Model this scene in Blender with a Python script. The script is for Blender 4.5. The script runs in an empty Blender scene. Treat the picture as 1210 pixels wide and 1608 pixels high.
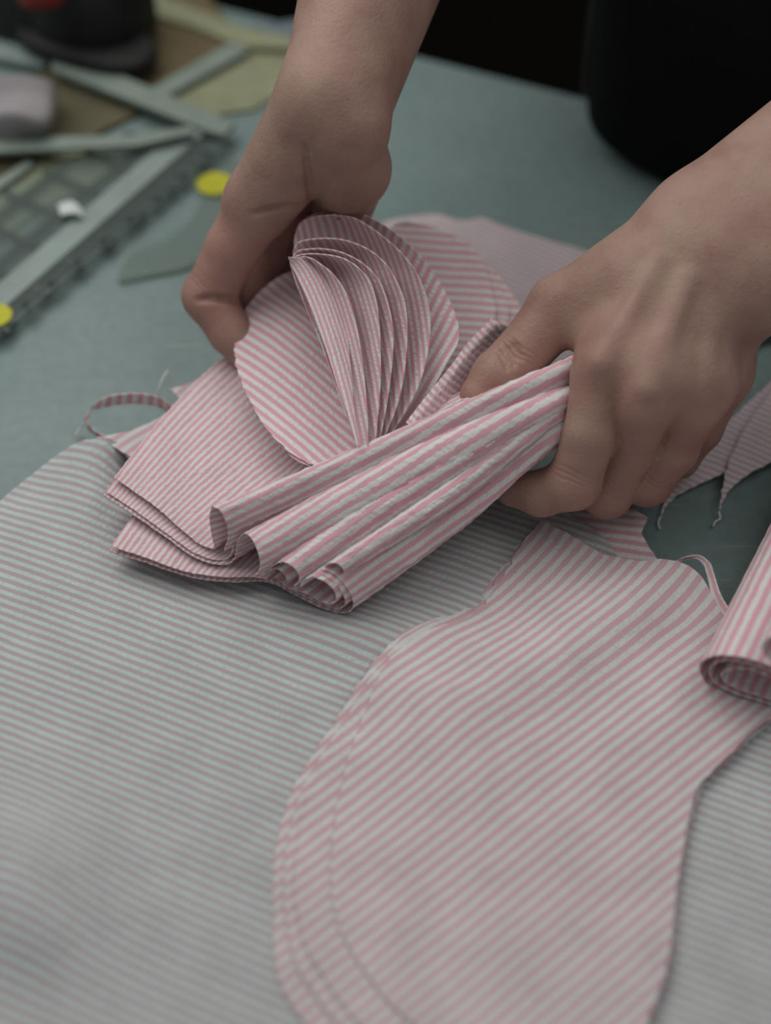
import bpy, math, random
import numpy as np
from mathutils import Vector, Matrix
from mathutils.geometry import delaunay_2d_cdt
random.seed(7); RNG = np.random.default_rng(7)
scene = bpy.context.scene
COL = scene.collection

# ------------------------------------------------------------------ camera
LENS, PITCH, DIST = 70.0, math.radians(47.0), 0.90
cam_d = bpy.data.cameras.new('camera'); cam = bpy.data.objects.new('camera', cam_d); COL.objects.link(cam)
cam_d.sensor_fit = 'VERTICAL'; cam_d.sensor_height = 36.0; cam_d.sensor_width = 36.0 * 1210 / 1608
cam_d.lens = LENS; cam_d.clip_start = 0.02; cam_d.clip_end = 50
cam.location = (0, -DIST * math.cos(PITCH), DIST * math.sin(PITCH))
cam.rotation_euler = (math.pi / 2 - PITCH, 0, 0)
cam_d.dof.use_dof = True; cam_d.dof.focus_distance = 0.862; cam_d.dof.aperture_fstop = 2.9
cam_d.dof.aperture_blades = 0
scene.camera = cam

# ------------------------------------------------------------------ world, lamps, exposure
world = bpy.data.worlds.new('world'); scene.world = world; world.use_nodes = True
bg = world.node_tree.nodes['Background']; bg.inputs[0].default_value = (0.92, 0.98, 1.0, 1); bg.inputs[1].default_value = 0.21
def area_lamp(name, loc, target, sx, sy, power, col):
    d = bpy.data.lights.new(name, 'AREA'); d.shape = 'RECTANGLE'; d.size = sx; d.size_y = sy; d.energy = power; d.color = col
    o = bpy.data.objects.new(name, d); COL.objects.link(o); o.location = loc
    o.rotation_euler = (Vector(target) - Vector(loc)).to_track_quat('-Z', 'Y').to_euler(); return o
area_lamp('unseen_overhead_lamp', (-0.38, 0.36, 0.84), (-0.04, 0.08, 0), 1.0, 0.7, 6.0, (1.0, 0.985, 0.955))
area_lamp('unseen_overhead_lamp', (0.55, 0.00, 1.05), (0.1, 0.08, 0), 1.1, 0.6, 2.6, (1.0, 0.985, 0.955))  # added fill lamp, brightens the table and hand on the right
scene.view_settings.view_transform = 'Standard'; scene.view_settings.look = 'None'
scene.view_settings.exposure = 0.0; scene.view_settings.gamma = 1.0; scene.view_settings.use_curve_mapping = False

# ------------------------------------------------------------------ photo-pixel helper (1210 x 1608): pixel + height -> point in the room
FPX = 1608 * LENS / 36.0
CAMP = np.array([0, -DIST * math.cos(PITCH), DIST * math.sin(PITCH)])
FW = np.array([0, math.cos(PITCH), -math.sin(PITCH)]); UP = np.array([0, math.sin(PITCH), math.cos(PITCH)]); RT = np.array([1.0, 0, 0])
def at(x, y, z=0.0):
    r = FW + RT * ((x - 605) / FPX) - UP * ((y - 804) / FPX)
    return CAMP + r * ((z - CAMP[2]) / r[2])
def ats(pts): return np.array([at(*p[:3]) for p in pts])

# ------------------------------------------------------------------ object helpers
def tag(o, label=None, cat=None, group=None, kind=None):
    if label: o['label'] = label
    if cat: o['category'] = cat
    if group: o['group'] = group
    if kind: o['kind'] = kind
    return o
def obj(name, verts, faces, mat, parent=None, uv=None, smooth=True):
    me = bpy.data.meshes.new(name)
    me.from_pydata([tuple(map(float, v)) for v in verts], [], [tuple(map(int, f)) for f in faces])
    if uv is not None:
        lay = me.uv_layers.new(name='UVMap'); li = np.empty(len(me.loops), dtype=np.int32)
        me.loops.foreach_get('vertex_index', li)
        lay.data.foreach_set('uv', np.asarray(uv, dtype=np.float32)[li].ravel())
    if smooth: me.polygons.foreach_set('use_smooth', [True] * len(me.polygons))
    me.materials.append(mat); me.update()
    o = bpy.data.objects.new(name, me); COL.objects.link(o)
    if parent: o.parent = parent
    return o
def empty(name, loc=(0, 0, 0)):
    o = bpy.data.objects.new(name, None); COL.objects.link(o); o.location = loc; o.empty_display_size = 0.02; return o
def solidify(o, t=0.0005, off=0.0):
    m = o.modifiers.new('thickness', 'SOLIDIFY'); m.thickness = t; m.offset = off; m.use_even_offset = False
    e = o.modifiers.new('crisp_rim', 'EDGE_SPLIT'); e.split_angle = math.radians(55)
    return o
def spline(P, n, closed=False):
    """centripetal-ish Catmull-Rom through P (k,d), n samples, spaced by chord length"""
    P = np.asarray(P, float); k = len(P)
    if k == 2:
        t = np.linspace(0, 1, n)[:, None]; return P[0] * (1 - t) + P[1] * t
    if closed: Q = np.vstack([P, P[:1]])
    else: Q = P
    d = np.linalg.norm(np.diff(Q, axis=0), axis=1) + 1e-9
    T = np.concatenate([[0], np.cumsum(d)])
    m = np.zeros_like(Q)
    if closed:
        for i in range(k):
            a, b, c = P[i - 1], P[i], P[(i + 1) % k]; d0 = d[i - 1]; d1 = d[i]
            m[i] = ((b - a) / d0 * d1 + (c - b) / d1 * d0) / (d0 + d1)
        m[k] = m[0]
    else:
        for i in range(1, k - 1):
            d0, d1 = d[i - 1], d[i]
            m[i] = ((Q[i] - Q[i - 1]) / d0 * d1 + (Q[i + 1] - Q[i]) / d1 * d0) / (d0 + d1)
        m[0] = (Q[1] - Q[0]) / d[0]; m[-1] = (Q[-1] - Q[-2]) / d[-1]
    t = np.linspace(0, T[-1], n, endpoint=not closed)
    i = np.clip(np.searchsorted(T, t, side='right') - 1, 0, len(d) - 1)
    s = ((t - T[i]) / d[i])[:, None]; h = d[i][:, None]
    return ((2 * s**3 - 3 * s**2 + 1) * Q[i] + (s**3 - 2 * s**2 + s) * h * m[i]
            + (-2 * s**3 + 3 * s**2) * Q[i + 1] + (s**3 - s**2) * h * m[i + 1])
def tps(XY, Z, lam=1e-6):
    XY = np.asarray(XY, float); n = len(XY)
    def ker(a, b):
        r2 = ((a[:, None, :] - b[None, :, :])**2).sum(-1) / 0.01
        return r2 * np.log(r2 + 1e-12)
    A = np.zeros((n + 3, n + 3)); A[:n, :n] = ker(XY, XY) + lam * np.eye(n)
    A[:n, n] = 1; A[:n, n + 1:] = XY * 10; A[n, :n] = 1; A[n + 1:, :n] = (XY * 10).T
    w = np.linalg.solve(A, np.concatenate([Z, [0, 0, 0]]))
    def f(Q):
        Q = np.asarray(Q, float)
        return ker(Q, XY) @ w[:n] + w[n] + (Q * 10) @ w[n + 1:]
    return f
def in_poly(Q, P):
    x, y = Q[:, 0], Q[:, 1]; ins = np.zeros(len(Q), bool); n = len(P); j = n - 1
    for i in range(n):
        xi, yi = P[i]; xj, yj = P[j]
        c = ((yi > y) != (yj > y)) & (x < (xj - xi) * (y - yi) / (yj - yi + 1e-15) + xi)
        ins ^= c; j = i
    return ins
def sheet(name, outline, mat, stripe, interior=(), grid=0.004, wave=None, fray=0.00025, thick=0.0005, phase=0.0, dz=0.0, edge=0.0018, bend=None, dens=1.0):
    """a piece of cloth lying over the table. outline: (px,py,z[, 'c' = sharp corner]); stripe: two pixels along one stripe"""
    # outline spline with corners
    idx = [i for i, p in enumerate(outline) if len(p) > 3]
    W = ats(outline)
    def cnt(a): return max(3, int(np.linalg.norm(np.diff(a, axis=0), axis=1).sum() / edge))
    if not idx:
        Wc = np.vstack([W, W[:1]]); B = spline(W, cnt(Wc), closed=True)
    else:
        segs = []; k = len(W)
        for a, b in zip(idx, idx[1:] + [idx[0] + k]):
            s = W[[q % k for q in range(a, b + 1)]]; segs.append(spline(s, cnt(s))[:-1])
        B = np.vstack(segs)
    ctrl = W if not len(interior) else np.vstack([W, ats(interior)])
    f = tps(ctrl[:, :2], ctrl[:, 2])
    XY = B[:, :2].copy()
    tng = np.roll(XY, -1, 0) - np.roll(XY, 1, 0); tng /= np.linalg.norm(tng, axis=1)[:, None] + 1e-12
    XY += np.stack([-tng[:, 1], tng[:, 0]], 1) * RNG.normal(0, fray, len(XY))[:, None]
    lo, hi = XY.min(0), XY.max(0)
    gx, gy = np.meshgrid(np.arange(lo[0], hi[0], grid), np.arange(lo[1], hi[1], grid))
    G = np.stack([gx.ravel(), gy.ravel()], 1); G[:, 0] += np.where((np.arange(gx.shape[0]) % 2)[:, None].repeat(gx.shape[1], 1).ravel() == 1, grid / 2, 0)
    G = G[in_poly(G, XY)]
    if len(G):
        d2 = np.full(len(G), 9.0)
        for p in XY: d2 = np.minimum(d2, ((G - p)**2).sum(1))
        G = G[d2 > (edge * 0.55)**2]
    V = np.vstack([XY, G]); n = len(XY)
    r = delaunay_2d_cdt([Vector(v) for v in V], [], [list(range(n))], 1, 1e-7)
    v2 = np.array([tuple(v) for v in r[0]]); faces = r[2]
    z = f(v2) + dz
    if wave: z = z + wave(v2)
    a, b = at(*stripe[0], outline[0][2]), at(*stripe[1], outline[0][2])
    d = (b - a)[:2]; d /= np.linalg.norm(d); nrm = np.array([-d[1], d[0]])
    uv = np.stack([(v2 - a[:2]) @ nrm * dens + phase, (v2 - a[:2]) @ d], 1)
    if bend is not None: uv[:, 0] += bend(v2)
    o = obj(name, np.column_stack([v2, z]), faces, mat, uv=uv)
    return solidify(o, thick)
def loft(name, secs, mat, na=60, nb=70, thick=0.0005, phase=0.0, across=False, parent=None, ripple=0.0, uref=0, dens=1.0):
    """cloth swept through profile lines; every profile is a list of (px,py,z) with the same point count"""
    S = [ats(s) if len(s[0]) == 3 and not isinstance(s, np.ndarray) else np.asarray(s) for s in secs]
    return loft_w(name, S, mat, na, nb, thick, phase, across, parent, ripple, uref, dens)
def loft_w(name, S, mat, na=60, nb=70, thick=0.0005, phase=0.0, across=False, parent=None, ripple=0.0, uref=0, dens=1.0):
    k = len(S[0]); S = np.array(S)
    R = np.array([spline(S[:, i], nb) for i in range(k)])            # k x nb x 3
    G = np.array([spline(R[:, j], na) for j in range(nb)])           # nb x na x 3
    u = np.concatenate([[0], np.cumsum(np.linalg.norm(np.diff(G[uref], axis=0), axis=1))])
    v = np.concatenate([[0], np.cumsum(np.linalg.norm(np.diff(G.mean(1), axis=0), axis=1))])
    if ripple:
        nrm = np.cross(np.gradient(G, axis=0), np.gradient(G, axis=1)); nrm /= np.linalg.norm(nrm, axis=2)[..., None] + 1e-12
        G = G + nrm * (ripple * RNG.normal(0, 1, G.shape[:2]))[..., None]
    if isinstance(dens, tuple):                                       # (profile point where the lying part ends, density there, density beyond)
        q = S[len(S) // 2]; L_ = np.concatenate([[0], np.cumsum(np.linalg.norm(np.diff(q, axis=0), axis=1))]); us = u[-1] * L_[dens[0]] / L_[-1]
        w = dens[1] + (dens[2] - dens[1]) / (1 + np.exp(-(u - us) / .004)); u = np.concatenate([[0], np.cumsum(np.diff(u) * w[1:])])
    else: u = u * dens
    UU = np.tile(u, (nb, 1)) + phase; VV = np.tile(v[:, None], (1, na))
    uv = np.stack([VV, UU] if across else [UU, VV], -1).reshape(-1, 2)
    F = [(j * na + i, j * na + i + 1, (j + 1) * na + i + 1, (j + 1) * na + i) for j in range(nb - 1) for i in range(na - 1)]
    o = obj(name, G.reshape(-1, 3), F, mat, parent=parent, uv=uv)
    return solidify(o, thick) if thick else o
def tube(name, P, rad, mat, n=60, k=8, parent=None):
    C = spline(P, n); rad = np.interp(np.linspace(0, 1, n), np.linspace(0, 1, len(rad)), rad) if hasattr(rad, '__len__') else np.full(n, rad)
    T = np.gradient(C, axis=0); T /= np.linalg.norm(T, axis=1)[:, None]
    a = np.cross(T, [0.3, 0.2, 1.0]); a /= np.linalg.norm(a, axis=1)[:, None] + 1e-12; b = np.cross(T, a)
    th = np.linspace(0, 2 * math.pi, k, endpoint=False)
    V = (C[:, None] + rad[:, None, None] * (a[:, None] * np.cos(th)[None, :, None] + b[:, None] * np.sin(th)[None, :, None])).reshape(-1, 3)
    F = [(i * k + j, i * k + (j + 1) % k, (i + 1) * k + (j + 1) % k, (i + 1) * k + j) for i in range(n - 1) for j in range(k)]
    F += [tuple(range(k))[::-1], tuple((n - 1) * k + j for j in range(k))]
    return obj(name, V, F, mat, parent=parent)
def slab(name, poly, z0, z1, mat, parent=None, bev=0.0):
    """flat plate from a world XY polygon"""
    n = len(poly); V = [(p[0], p[1], z0) for p in poly] + [(p[0], p[1], z1) for p in poly]
    F = [tuple(range(n))[::-1], tuple(range(n, 2 * n))] + [(i, (i + 1) % n, n + (i + 1) % n, n + i) for i in range(n)]
    o = obj(name, V, F, mat, parent=parent, smooth=False)
    if bev:
        m = o.modifiers.new('bevel', 'BEVEL'); m.width = bev; m.segments = 2
    return o

# ------------------------------------------------------------------ materials
def new_mat(name):
    m = bpy.data.materials.new(name); m.use_nodes = True; nt = m.node_tree
    return m, nt, nt.nodes['Principled BSDF'], nt.nodes['Material Output']
def N(nt, t, **kw):
    n = nt.nodes.new(t)
    for k, v in kw.items(): setattr(n, k, v)
    return n
def math_node(nt, op, a, b=None, c=None):
    n = N(nt, 'ShaderNodeMath', operation=op)
    for i, q in enumerate((a, b, c)):
        if q is None: continue
        if isinstance(q, (int, float)): n.inputs[i].default_value = q
        else: nt.links.new(q, n.inputs[i])
    return n.outputs[0]
def ramp(nt, fac, stops, interp='LINEAR'):
    r = N(nt, 'ShaderNodeValToRGB'); r.color_ramp.interpolation = interp
    while len(r.color_ramp.elements) < len(stops): r.color_ramp.elements.new(0.5)
    for e, (p, c) in zip(r.color_ramp.elements, stops): e.position = p; e.color = (*c, 1) if len(c) == 3 else c
    nt.links.new(fac, r.inputs[0]); return r.outputs[0]
def mixc(nt, fac, a, b, mode='MIX'):
    m = N(nt, 'ShaderNodeMix', data_type='RGBA', blend_type=mode)
    if isinstance(fac, (int, float)): m.inputs[0].default_value = fac
    else: nt.links.new(fac, m.inputs[0])
    for i, q in ((6, a), (7, b)):
        if isinstance(q, tuple): m.inputs[i].default_value = (*q, 1)
        else: nt.links.new(q, m.inputs[i])
    return m.outputs[2]
def plain(name, col, rough=0.7, **kw):
    m, nt, b, out = new_mat(name); b.inputs['Base Color'].default_value = (*col, 1); b.inputs['Roughness'].default_value = rough
    for k, v in kw.items(): b.inputs[k].default_value = v
    tc = N(nt, 'ShaderNodeTexCoord'); nz = N(nt, 'ShaderNodeTexNoise'); nz.inputs['Scale'].default_value = 60; nz.inputs['Detail'].default_value = 4
    nt.links.new(tc.outputs['Object'], nz.inputs['Vector'])
    c = mixc(nt, 1.0, tuple(col), ramp(nt, nz.outputs['Fac'], [(0.3, (0.86, 0.86, 0.86)), (0.7, (1.08, 1.08, 1.08))]), 'MULTIPLY')
    nt.links.new(c, b.inputs['Base Color']); return m
def seersucker(name, pink, white, pitch=0.005, duty=0.5, trans=0.22, pucker=1.0):
    m, nt, b, out = new_mat(name)
    uvn = N(nt, 'ShaderNodeUVMap'); sep = N(nt, 'ShaderNodeSeparateXYZ'); nt.links.new(uvn.outputs[0], sep.inputs[0])
    u, v = sep.outputs[0], sep.outputs[1]
    # pucker noise: short along the stripe
    comb = N(nt, 'ShaderNodeCombineXYZ'); nt.links.new(math_node(nt, 'MULTIPLY', u, 0.55), comb.inputs[0]); nt.links.new(v, comb.inputs[1])
    nz = N(nt, 'ShaderNodeTexNoise'); nz.inputs['Scale'].default_value = 520; nz.inputs['Detail'].default_value = 1.5
    nt.links.new(comb.outputs[0], nz.inputs['Vector'])
    nzl = N(nt, 'ShaderNodeTexNoise'); nzl.inputs['Scale'].default_value = 45; nzl.inputs['Detail'].default_value = 2
    nt.links.new(uvn.outputs[0], nzl.inputs['Vector'])
    wob = math_node(nt, 'ADD', math_node(nt, 'MULTIPLY', math_node(nt, 'SUBTRACT', nz.outputs['Fac'], 0.5), 0.0009),
                    math_node(nt, 'MULTIPLY', math_node(nt, 'SUBTRACT', nzl.outputs['Fac'], 0.5), 0.0016))
    uu = math_node(nt, 'ADD', u, wob)
    fr = math_node(nt, 'FRACT', math_node(nt, 'MULTIPLY', uu, 1.0 / pitch))
    tri = math_node(nt, 'ABSOLUTE', math_node(nt, 'SUBTRACT', fr, 0.5))          # 0 at the pink centre, .5 at the white centre
    mask = N(nt, 'ShaderNodeMapRange'); mask.interpolation_type = 'SMOOTHSTEP'
    mask.inputs[1].default_value = duty / 2 - 0.035; mask.inputs[2].default_value = duty / 2 + 0.035
    nt.links.new(tri, mask.inputs[0])                                            # 1 = white
    # woven pink: fine pale threads across the stripe
    wv = math_node(nt, 'SINE', math_node(nt, 'MULTIPLY', math_node(nt, 'ADD', v, math_node(nt, 'MULTIPLY', u, 0.35)), 2 * math.pi / 0.00055))
    wfac = math_node(nt, 'MULTIPLY', math_node(nt, 'ADD', wv, 1.0), 0.16)
    pk = mixc(nt, wfac, tuple(pink), tuple(white))
    vari = ramp(nt, nzl.outputs['Fac'], [(0.3, (0.93, 0.93, 0.93)), (0.7, (1.04, 1.04, 1.04))])
    col = mixc(nt, mask.outputs[0], pk, tuple(white)); col = mixc(nt, 1.0, col, vari, 'MULTIPLY')
    nt.links.new(col, b.inputs['Base Color']); b.inputs['Roughness'].default_value = 0.9; b.inputs['Specular IOR Level'].default_value = 0.15
    b.inputs['Sheen Weight'].default_value = 0.08
    hgt = math_node(nt, 'ADD', math_node(nt, 'MULTIPLY', math_node(nt, 'MULTIPLY', math_node(nt, 'SUBTRACT', nz.outputs['Fac'], 0.5), mask.outputs[0]), 0.0011 * pucker),
                    math_node(nt, 'MULTIPLY', wv, 0.00003))
    hgt = math_node(nt, 'ADD', hgt, math_node(nt, 'MULTIPLY', mask.outputs[0], 0.00002))
    bp = N(nt, 'ShaderNodeBump'); bp.inputs['Strength'].default_value = 0.75; bp.inputs['Distance'].default_value = 1.0
    nt.links.new(hgt, bp.inputs['Height']); nt.links.new(bp.outputs[0], b.inputs['Normal'])
    tr = N(nt, 'ShaderNodeBsdfTranslucent'); nt.links.new(col, tr.inputs[0])
    mx = N(nt, 'ShaderNodeMixShader'); mx.inputs[0].default_value = trans
    nt.links.new(b.outputs[0], mx.inputs[1]); nt.links.new(tr.outputs[0], mx.inputs[2]); nt.links.new(mx.outputs[0], out.inputs[0])
    return m
WHITE = (0.87, 0.845, 0.84); PINK = (0.82, 0.41, 0.48)
CLOTH = seersucker('pink_seersucker', PINK, WHITE)
CLOTH_PALE = seersucker('pink_seersucker_greyish', (0.475, 0.365, 0.385), (0.555, 0.635, 0.62), trans=0.1)  # greyer pink and greenish white, used for the spread cloth
CLOTH_CUT = seersucker('pink_seersucker_panel', (0.655, 0.385, 0.43), (0.71, 0.71, 0.705), trans=0.12)
CLOTH_FINE = seersucker('pink_seersucker_fine', (0.60, 0.40, 0.45), (0.70, 0.66, 0.67), pitch=0.0035)

def table_material():
    m, nt, b, out = new_mat('cutting_table_vinyl')
    tc = N(nt, 'ShaderNodeTexCoord')
    n1 = N(nt, 'ShaderNodeTexNoise'); n1.inputs['Scale'].default_value = 9; n1.inputs['Detail'].default_value = 5; n1.inputs['Roughness'].default_value = 0.6
    n2 = N(nt, 'ShaderNodeTexNoise'); n2.inputs['Scale'].default_value = 160; n2.inputs['Detail'].default_value = 3
    mp = N(nt, 'ShaderNodeMapping'); mp.inputs['Rotation'].default_value = (0, 0, 0.6); mp.inputs['Scale'].default_value = (18, 260, 1)
    n3 = N(nt, 'ShaderNodeTexNoise'); n3.inputs['Scale'].default_value = 1.0; n3.inputs['Detail'].default_value = 4
    nt.links.new(tc.outputs['Object'], n1.inputs[0]); nt.links.new(tc.outputs['Object'], n2.inputs[0])
    nt.links.new(tc.outputs['Object'], mp.inputs[0]); nt.links.new(mp.outputs[0], n3.inputs[0])
    c = ramp(nt, n1.outputs[0], [(0.35, (0.15, 0.215, 0.205)), (0.65, (0.19, 0.255, 0.245))])
    c = mixc(nt, 1.0, c, ramp(nt, n2.outputs[0], [(0.3, (0.9, 0.9, 0.9)), (0.7, (1.05, 1.05, 1.05))]), 'MULTIPLY')
    c = mixc(nt, ramp(nt, n3.outputs[0], [(0.66, (0, 0, 0)), (0.72, (0.35, 0.35, 0.35))]), c, (0.32, 0.37, 0.36))
    nt.links.new(c, b.inputs['Base Color']); b.inputs['Roughness'].default_value = 0.42; b.inputs['Specular IOR Level'].default_value = 0.5
    bp = N(nt, 'ShaderNodeBump'); bp.inputs['Strength'].default_value = 0.1; bp.inputs['Distance'].default_value = 0.0005
    nt.links.new(n2.outputs[0], bp.inputs['Height']); nt.links.new(bp.outputs[0], b.inputs['Normal']); return m
TABLE = table_material()
def skin_material():
    m, nt, b, out = new_mat('skin')
    tc = N(nt, 'ShaderNodeTexCoord'); vec = tc.outputs['Object']
    n1 = N(nt, 'ShaderNodeTexNoise'); n1.inputs['Scale'].default_value = 55; n1.inputs['Detail'].default_value = 4
    n2 = N(nt, 'ShaderNodeTexNoise'); n2.inputs['Scale'].default_value = 480; n2.inputs['Detail'].default_value = 3
    vo = N(nt, 'ShaderNodeTexVoronoi'); vo.inputs['Scale'].default_value = 900
    n4 = N(nt, 'ShaderNodeTexNoise'); n4.inputs['Scale'].default_value = 520; n4.inputs['Detail'].default_value = 0
    for q in (n1, n2, n4): nt.links.new(vec, q.inputs[0])
    nt.links.new(vec, vo.inputs['Vector'])
    base = ramp(nt, n1.outputs[0], [(0.32, (0.300, 0.172, 0.140)), (0.5, (0.345, 0.210, 0.168)), (0.68, (0.365, 0.240, 0.184))])
    at_ = N(nt, 'ShaderNodeAttribute'); at_.attribute_name = 'flush'
    base = mixc(nt, math_node(nt, 'MULTIPLY', at_.outputs['Fac'], 0.5), base, (0.39, 0.178, 0.150))
    base = mixc(nt, ramp(nt, n4.outputs[0], [(0.83, (0, 0, 0)), (0.86, (0.4, 0.4, 0.4))]), base, (0.17, 0.09, 0.07))
    nt.links.new(base, b.inputs['Base Color']); b.inputs['Roughness'].default_value = 0.52; b.inputs['Specular IOR Level'].default_value = 0.35
    b.inputs['Subsurface Weight'].default_value = 0.18; b.inputs['Subsurface Radius'].default_value = (0.9, 0.35, 0.2); b.inputs['Subsurface Scale'].default_value = 0.004
    h = math_node(nt, 'ADD', math_node(nt, 'MULTIPLY', n2.outputs[0], 0.00035), math_node(nt, 'MULTIPLY', vo.outputs['Distance'], 0.00016))
    cr = N(nt, 'ShaderNodeAttribute'); cr.attribute_name = 'crease'
    h = math_node(nt, 'SUBTRACT', h, math_node(nt, 'MULTIPLY', cr.outputs['Fac'], 0.00045))
    bp = N(nt, 'ShaderNodeBump'); bp.inputs['Strength'].default_value = 0.6; bp.inputs['Distance'].default_value = 1.0
    nt.links.new(h, bp.inputs['Height']); nt.links.new(bp.outputs[0], b.inputs['Normal']); return m
SKIN = skin_material()
BLACK = plain('black_jersey', (0.006, 0.006, 0.007), 0.95, **{'Specular IOR Level': 0.1})

# ------------------------------------------------------------------ the setting
floor_m = plain('dark_workshop_floor', (0.006, 0.005, 0.003), 0.95, **{'Specular IOR Level': 0.05})
fl = obj('floor', [(-4, -3, -0.9), (4, -3, -0.9), (4, 5, -0.9), (-4, 5, -0.9)], [(0, 1, 2, 3)], floor_m, smooth=False); tag(fl, 'dark workshop floor beyond the table edge', kind='structure')

# cutting table: far edge seen behind the hands
e1, e2 = at(662, 88)[:2], at(845, 134)[:2]; ed = (e2 - e1) / np.linalg.norm(e2 - e1); en = np.array([ed[1], -ed[0]])   # en points to the camera side
if en[1] > 0: en = -en
def tp(a, b): return e1 + ed * a + en * b
table = empty('cutting_table', (0, -0.1, -0.9)); tag(table, 'large cutting table with a pale grey-green worktop under the striped cloth', 'table')
def tslab(name, a0, a1, b0, b1, z0, z1, mat, bev=0.0):
    return slab(name, [tp(a0, b0) + (0, .1), tp(a0, b1) + (0, .1), tp(a1, b1) + (0, .1), tp(a1, b0) + (0, .1)][::1], z0 + 0.9, z1 + 0.9, mat, table, bev)
STEEL = plain('grey_painted_steel', (0.22, 0.23, 0.23), 0.45, Metallic=0.4)
tslab('tabletop', -0.9, 0.9, 0.0, 1.0, -0.03, 0.0, TABLE, 0.003)
for a in (-0.82, 0.76):
    for b in (0.08, 0.86): tslab('leg', a, a + 0.06, b, b + 0.06, -0.9, -0.03, STEEL, 0.004)
tslab('apron', -0.8, 0.8, 0.09, 0.11, -0.1, -0.03, STEEL); tslab('apron', -0.8, 0.8, 0.9, 0.92, -0.1, -0.03, STEEL)
# ================================================================== striped cloth
def waves(*terms):
    """sum of soft swells: (amplitude, wavelength, direction degrees, phase)"""
    def f(q):
        z = np.zeros(len(q))
        for a, l, th, p in terms:
            t = math.radians(th); z += a * np.sin((q[:, 0] * math.cos(t) + q[:, 1] * math.sin(t)) * 2 * math.pi / l + p)
        return z
    return f
def bump_at(px, py, amp, sx, sy, rot=0.0):
    c = at(px, py)[:2]; t = math.radians(rot)
    def f(q):
        d = q - c; a = d[:, 0] * math.cos(t) + d[:, 1] * math.sin(t); b = -d[:, 0] * math.sin(t) + d[:, 1] * math.cos(t)
        return amp * np.exp(-(a / sx)**2 - (b / sy)**2)
    return f
def total(*fs): return lambda q: sum(f(q) for f in fs)

# --- the big panel spread over the table
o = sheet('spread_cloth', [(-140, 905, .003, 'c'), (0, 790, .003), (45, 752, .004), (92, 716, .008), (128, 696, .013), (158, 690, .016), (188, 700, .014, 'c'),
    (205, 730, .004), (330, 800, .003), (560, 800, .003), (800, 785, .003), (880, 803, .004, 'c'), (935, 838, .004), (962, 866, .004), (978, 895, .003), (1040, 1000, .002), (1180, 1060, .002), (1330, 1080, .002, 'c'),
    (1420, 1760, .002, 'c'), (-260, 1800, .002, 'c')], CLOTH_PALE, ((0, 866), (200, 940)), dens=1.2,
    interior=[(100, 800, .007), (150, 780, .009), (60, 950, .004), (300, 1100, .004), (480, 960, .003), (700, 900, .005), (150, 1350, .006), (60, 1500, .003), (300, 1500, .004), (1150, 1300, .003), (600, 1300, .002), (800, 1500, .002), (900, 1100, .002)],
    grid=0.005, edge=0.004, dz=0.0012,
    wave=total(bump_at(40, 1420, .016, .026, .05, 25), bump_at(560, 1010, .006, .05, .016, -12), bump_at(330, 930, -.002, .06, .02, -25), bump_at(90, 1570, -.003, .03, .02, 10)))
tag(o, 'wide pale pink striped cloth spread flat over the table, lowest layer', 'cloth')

# --- scrap piece under the fingers of the right-hand hand
o = sheet('cloth_scrap', [(840, 800, .003, 'c'), (930, 796, .003), (998, 803, .003, 'c'), (1017, 814, .004, 'c'), (1006, 838, .004, 'c'), (1020, 864, .003), (1047, 899, .003, 'c'), (985, 920, .002, 'c'), (880, 890, .002, 'c')],
    CLOTH, ((900, 832), (1010, 848)), dz=0.0005, phase=.001)
tag(o, 'small pink striped scrap peeking out under the curled fingers', 'cloth scrap')

# --- stack of cut front panels, lower right (bottom layer first)
panel_labels = ['pink striped cut panel, lowest of the lower-right stack, widest at the left', 'pink striped cut panel, second from the bottom of the lower-right stack',
                'pink striped cut panel, second from the top of the lower-right stack', 'pink striped cut panel on top of the lower-right stack, pointed corner at its neck']
LE = [ # left outlines
    [(778, 890), (757, 916), (742, 938), (715, 962), (672, 985), (632, 1008), (592, 1050), (540, 1118), (495, 1182), (458, 1246), (433, 1339), (429, 1444), (436, 1537), (474, 1606), (560, 1700)],
    [(797, 884), (772, 912), (748, 943), (708, 972), (664, 995), (630, 1019), (598, 1058), (546, 1128), (510, 1182), (472, 1250), (450, 1339), (447, 1430), (462, 1510), (500, 1575), (620, 1700)],
    [(832, 845), (803, 880), (777, 918), (740, 962), (690, 992), (646, 1014), (604, 1060), (556, 1128), (518, 1190), (484, 1252), (466, 1339), (463, 1411), (479, 1487), (512, 1544), (640, 1690)],
    [(850, 818), (818, 860), (790, 906), (752, 958), (702, 990), (655, 1013), (612, 1052), (575, 1120), (550, 1185), (534, 1246), (522, 1325), (521, 1411), (541, 1478), (585, 1544), (720, 1680)]]
TE = [
    [(830, 850), (905, 862), (960, 888), (1010, 899), (1050, 902), (1088, 920), (1110, 948), (1128, 985)],
    [(840, 842), (905, 858), (960, 885), (1010, 897), (1050, 900), (1089, 918), (1112, 946), (1130, 980)],
    [(848, 830), (905, 854), (960, 882), (1010, 895), (1050, 898), (1090, 916), (1115, 943), (1131, 975)],
    [(905, 850), (960, 880), (1010, 893), (1050, 896), (1090, 914), (1116, 940), (1133, 968)]]
RE3 = [(1210, 1132), (1140, 1192), (1095, 1238), (1083, 1277), (1070, 1336), (1059, 1405), (1054, 1474), (1042, 1533), (1018, 1598), (970, 1680)]
RE = [[(x + dx_, y + dx_ * .6) for x, y in RE3] for dx_ in (6, 3, 1, 0)]
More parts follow.
